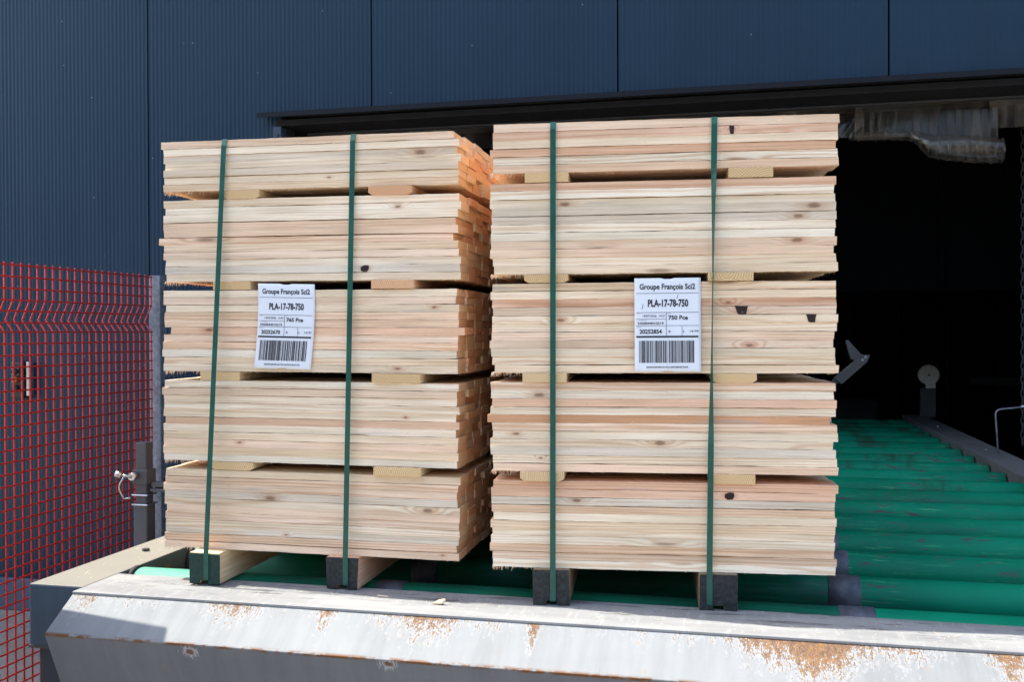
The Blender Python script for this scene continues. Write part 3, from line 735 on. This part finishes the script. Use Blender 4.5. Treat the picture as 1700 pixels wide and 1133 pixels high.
# ---------------------------------------------------------------- red mesh fence
FX = -3.0; FY0, FY1 = 2.1, 4.6; FT = 1.865
fence = thing('mesh_fence', 'red welded wire fence panel with a kink near its top', 'fence', (FX, FY1, 0))
def xoff(z):
    d = FT - z
    if d < .150 or d > .285: return 0.
    return -.038 * ((d - .150) / .082) if d < .232 else -.038 * ((.285 - d) / .053)
m = MB()
zs_ = [.045] + [FT - .285, FT - .270, FT - .245, FT - .232, FT - .215, FT - .165, FT - .150] + [FT + .012]
yy_ = [-(FY1 - FY0) + .05 * i + .02 for i in range(50)]
for y in yy_:
    m.tube([(xoff(z), y, z) for z in zs_], .0039, 6)
hz = [FT, FT - .05, FT - .1, FT - .15, FT - .195, FT - .245, FT - .285] + [FT - .285 - .05 * i for i in range(1, 31)]
for z in hz:
    if z > .05: m.tube([(xoff(z) + .005, -(FY1 - FY0), z), (xoff(z) + .005, -.03, z)], .0039, 6)
m.build('wire_mesh', RED, fence, smooth=True)
for y in (.03, -(FY1 - FY0) - .035):
    m = MB(); m.box(-.033, .033, y - .03, y + .03, 0, FT + .012); p = m.build('post', GALV, fence, bevel=.004)
    for z in (1.78, 1.3, .8, .3):
        q = MB(); q.tube([(.0335, y - .005, z), (.038, y - .005, z)], .006, 8); q.build('bolt', DARKSTEEL, p)
    for z in (1.80, 1.55, 1.33, 1.05):
        q = MB(); q.box(.034, .058, y + .015, y + .04, z - .018, z + .012); q.build('bracket', NAVYTRIM, p, bevel=.002)
# ---------------------------------------------------------------- push button box
pb = thing('push_button_box', 'small black push button box on the navy wall behind the red fence', 'switch', (-3.955, WY - .002, 1.21))
m = MB(); m.box(-.055, .03, -.05, 0, 0, .205); m.build('housing', simple('black_plastic', (.02, .02, .022), .4), pb, bevel=.008)
m = MB(); m.box(.040, .062, -.045, 0, .012, .205); m.build('side_bar', CHROME, pb, bevel=.006)
m = MB(); m.box(-.045, .0, -.054, -.050, .13, .175); m.build('name_plate', GALV, pb)
for z, mt in ((.15, BLACK), (.105, ORANGE), (.055, BLACK)):
    m = MB(); m.tube([(-.018, -.050, z), (-.018, -.068, z), (-.018, -.071, z)], [.019, .018, .014], 16); m.build('button', mt, pb, smooth=True)
# ---------------------------------------------------------------- telescopic stand
st = thing('adjustable_stand', 'anthracite square tube stand with a zinc locking pin behind the left beam', 'stand', (-2.0, 3.0, 0))
m = MB(); m.box(-.026, .026, -.026, .026, .01, .985); m.build('lower_tube', ANTHRA, st, bevel=.004)
m = MB(); m.box(-.0205, .0205, -.0205, .0205, .985, 1.197); m.build('upper_tube', ANTHRA, st, bevel=.003)
m = MB(); m.box(-.028, .028, -.028, .028, 1.055, 1.105); cl = m.build('clamp', ANTHRA, st, bevel=.003)
m = MB(); m.tube([(-.01, -.034, 1.085), (-.01, -.06, 1.085)], .013, 10); m.tube([(-.01, -.06, 1.085), (-.045, -.07, 1.092)], .005, 8); m.tube([(-.04, -.069, 1.09), (-.06, -.072, 1.096)], [.010, .012], 10)
m.build('locking_pin', CHROME, cl, smooth=True)
m = MB(); m.tube([(-.045 + .018 * -math.sin(a / 10 * math.pi), -.05, 1.08 - .07 * a / 10) for a in range(11)], .003, 6); m.tube([(-.045, -.05, 1.008), (-.02, -.05, 1.012)], .003, 6); m.build('retaining_wire', CHROME, st, smooth=True)
for z in (1.018, .985):
    m = MB(); e = .0285
    m.tube([(-e, -e, z), (e, -e, z), (e, e, z), (-e, e, z), (-e, -e, z)], .0028, 6); m.build('wire_ring', CHROME, st)
m = MB(); m.box(.034, .25, -.012, .014, 1.045, 1.062); m.box(.034, .25, -.02, .022, 1.03, 1.04); m.box(.10, .128, -.02, .022, .80, 1.03); m.build('side_arm', ANTHRA, st, bevel=.002)
m = MB(); m.box(-.09, .09, -.09, .09, 0, .01); m.build('base_plate', ANTHRA, st)

# ---------------------------------------------------------------- things inside the hall
rf = thing('round_sensor', 'white round disc on a dark post at the far end of the rail', 'sensor', (1.24, 7.15, .982))
m = MB(); m.box(-.05, .05, -.03, .03, 0, .20); m.build('post', DARKSTEEL, rf, bevel=.003)
m = MB(); m.tube([(0, -.035, .29), (0, -.055, .29), (0, -.06, .29)], [.068, .068, .062], 32); m.build('disc', WHITEP, rf)
m = MB(); m.box(-.022, .04, -.068, -.061, .20, .25); m.build('clip', WHITEP, rf); 
m = MB(); m.tube([(0, -.061, .29), (0, -.066, .29)], .007, 10); m.build('screw', DARKSTEEL, rf)
pp = thing('air_pipe', 'thin bright bent pipe rising from the dark rail at the right', 'pipe', (1.19, 5.05, .985))
m = MB(); m.tube([(0, 0, 0), (-.012, .0, .19), (-.005, 0, .205), (.01, 0, .212), (.12, 0, .225)], .0042, 8); m.build('bent_tube', GALV, pp, smooth=True)
m = MB(); m.tube([(.12, 0, .205), (.12, 0, .245)], .007, 8); m.tube([(.10, 0, .225), (.16, 0, .235)], .006, 8); m.build('fitting', CHROME, pp)
ar = thing('gripper_arm', 'dark grey jointed arm with a pointed jaw showing behind the right pack', 'machine arm', (.345, 3.72, PL + .190))
A = lambda pts, a, b, nm, mt: MB().prism(pts, a, b, 'y').build(nm, mt, ar, bevel=.002)
A([(-.14, .18), (-.12, .165), (.005, .285), (-.012, .302)], -.012, .012, 'lower_bar', DARKSTEEL)
A([(-.02, .30), (.012, .272), (.122, .372), (.098, .402)], -.02, .02, 'upper_bar', ARM)
A([(.098, .402), (.135, .40), (.122, .372), (.09, .358), (.052, .385), (.030, .462), (.040, .468)], -.008, .024, 'jaw', ARM)
for x, z in ((.113, .392), (.101, .380)):
    m = MB(); m.tube([(x, -.02, z), (x, -.024, z)], .006, 10); m.build('screw', GALV, ar)
ar.scale = (.8, .9, .82)
mf = thing('steel_gantry', 'tall dark steel machine frame standing in the gloom right of the rail', 'machine', (1.75, 6.4, .013))
for x in (0, .55):
    m = MB(); m.box(x, x + .07, 0, .07, 0, 3.0); m.build('upright', BLACK2, mf)
m = MB(); m.box(.07, .55, .01, .06, .95, 1.0); m.box(.07, .55, .01, .06, 2.2, 2.26); m.build('crossbar', BLACK2, mf)
for x in (.2, 1.05):
    m = MB(); m.box(x, x + .05, .9, .95, 0, 2.7); m.build('upright', BLACK2, mf)
m = MB(); m.box(-.2, 1.4, .9, .96, 1.18, 1.24); m.build('crossbar', BLACK, mf)
m = MB(); m.box(.3, .9, .3, .8, .4, 1.15); m.build('gear_housing', BLACK2, mf, bevel=.02)
hc = thing('hoist_chain', 'thin chain hanging in the dark doorway near the right edge', 'chain', (1.36, 5.3, 1.0))
m = MB()
for i in range(46):
    z = .02 + i * .034; a = 0 if i % 2 else math.pi / 2
    m.tube([(.008 * math.cos(q) * math.cos(a), .008 * math.cos(q) * math.sin(a), z + .021 * math.sin(q)) for q in [2 * math.pi * k / 10 for k in range(11)]], .0028, 5, caps=False)
m.build('chain_links', simple('dull_chain', (.05, .048, .045), .6, .3), hc)
m = MB(); m.box(-.03, .03, -.03, .03, 1.58, 1.70); m.build('hanger_block', BLACK2, hc)
hd = thing('shade_hood', 'made-up black hood added to shade the far rollers inside the hall', 'machine', (.2, 5.45, 1.78))  # invented cover, blocks light so the far rollers fade
HB = simple('shade_hood_black', (.0012, .0012, .0013), .95, spec=.03)  # near black, darkness put into the colour of the added cover
m = MB(); m.box(-2.2, 2.6, 0, 2.6, 0, .03); m.box(-2.2, 2.6, -.012, 0, .0, 1.6); m.build('shade_hood_cover', HB, hd)
for i in range(7):
    m = MB(); m.box(-2.0 + i * .7, -1.98 + i * .7, -.03, -.0125, .02, 1.5); m.build('shade_hood_stiffener', HB, hd)
pm = thing('press_housing', 'large dark machine housing standing beyond the rollers in the gloom', 'machine', (-.9, 7.75, .013))
m = MB(); m.box(-1.2, 1.9, 0, 1.0, 0, 1.05); m.build('housing', BLACK, pm, bevel=.02)
m = MB(); m.box(.6, 1.5, .05, .9, 1.06, 2.2); m.build('upper_housing', BLACK, pm, bevel=.02)
m = MB(); m.box(1.25, 1.37, -.02, -.003, .86, .90); m.build('name_plate', GALV, pm)
# ---------------------------------------------------------------- sawdust and shavings on the plates
m = MB(); q = random.Random(5); cs = []
for i in range(260):
    if q.random() < .7: x, y = q.uniform(-1.5, 1.3), 2.0 + q.uniform(.02, .17)
    else: x, y = q.uniform(-1.66, -1.55), q.uniform(2.1, 3.6)
    L = q.uniform(.002, .007) * (2 if q.random() < .06 else 1); a = q.uniform(0, math.pi); wd = .0007
    z = PL + .0012; ca, sa = math.cos(a), math.sin(a)
    m.add([(x - L*ca - wd*sa, y - L*sa + wd*ca, z), (x - L*ca + wd*sa, y - L*sa - wd*ca, z), (x + L*ca, y + L*sa, z + .001)], [(0, 1, 2)])
o = m.build('wood_shavings', WOOD, fix=False); attrs(o.data, [TONE['C']] * len(m.f), [(.2, .3, .4)] * len(m.f)); tag(o, 'fine pale sawdust and shavings scattered on the sill plate and side beam', 'sawdust', kind='stuff')
# ---------------------------------------------------------------- unseen building added behind the viewer to block low sky
wh = thing('sky_blocker', 'long grey unseen building added across the yard to block low sky', 'building', (0, -20, 0))
m = MB(); m.box(-45, 45, -10, 0, 0, 9); m.build('sky_blocker_wall', simple('sky_blocker_grey', (.16, .17, .18), .6), wh)
m = MB(); m.prism([(-10.4, 9.01), (.4, 9.01), (-5, 10.4)], -45.5, 45.5); m.build('roof', DARKSTEEL, wh)  # roof of the added sky blocker
for i in range(6):
    m = MB(); m.box(-38 + i * 14, -33.5 + i * 14, .005, .06, 0, 4.5); m.build('sky_blocker_shutter', GALV, wh)
# ---------------------------------------------------------------- stand-in cabinet for an unseen shadow caster (just left of the frame, its shadow falls on the chute)
cb = thing('shadow_caster_cabinet', 'tall grey stand-in cabinet, added as unseen shadow caster left of the conveyor', 'cabinet', (-2.02, 1.80, 0))
m = MB(); m.box(-.2, .2, -.19, .195, .08, 1.93); m.build('housing', BEAM, cb, bevel=.006)  # body of the added shadow caster
m = MB(); m.box(-.18, .18, -.205, -.191, .12, 1.90); d = m.build('shadow_caster_door', BEAM, cb, bevel=.004)
q = MB(); q.box(.14, .16, -.225, -.206, .95, 1.10); q.build('shadow_caster_handle', DARKSTEEL, d, bevel=.003)
m = MB(); m.box(-.19, .19, -.18, .18, 0, .08); m.build('shadow_caster_base', DARKSTEEL, cb)
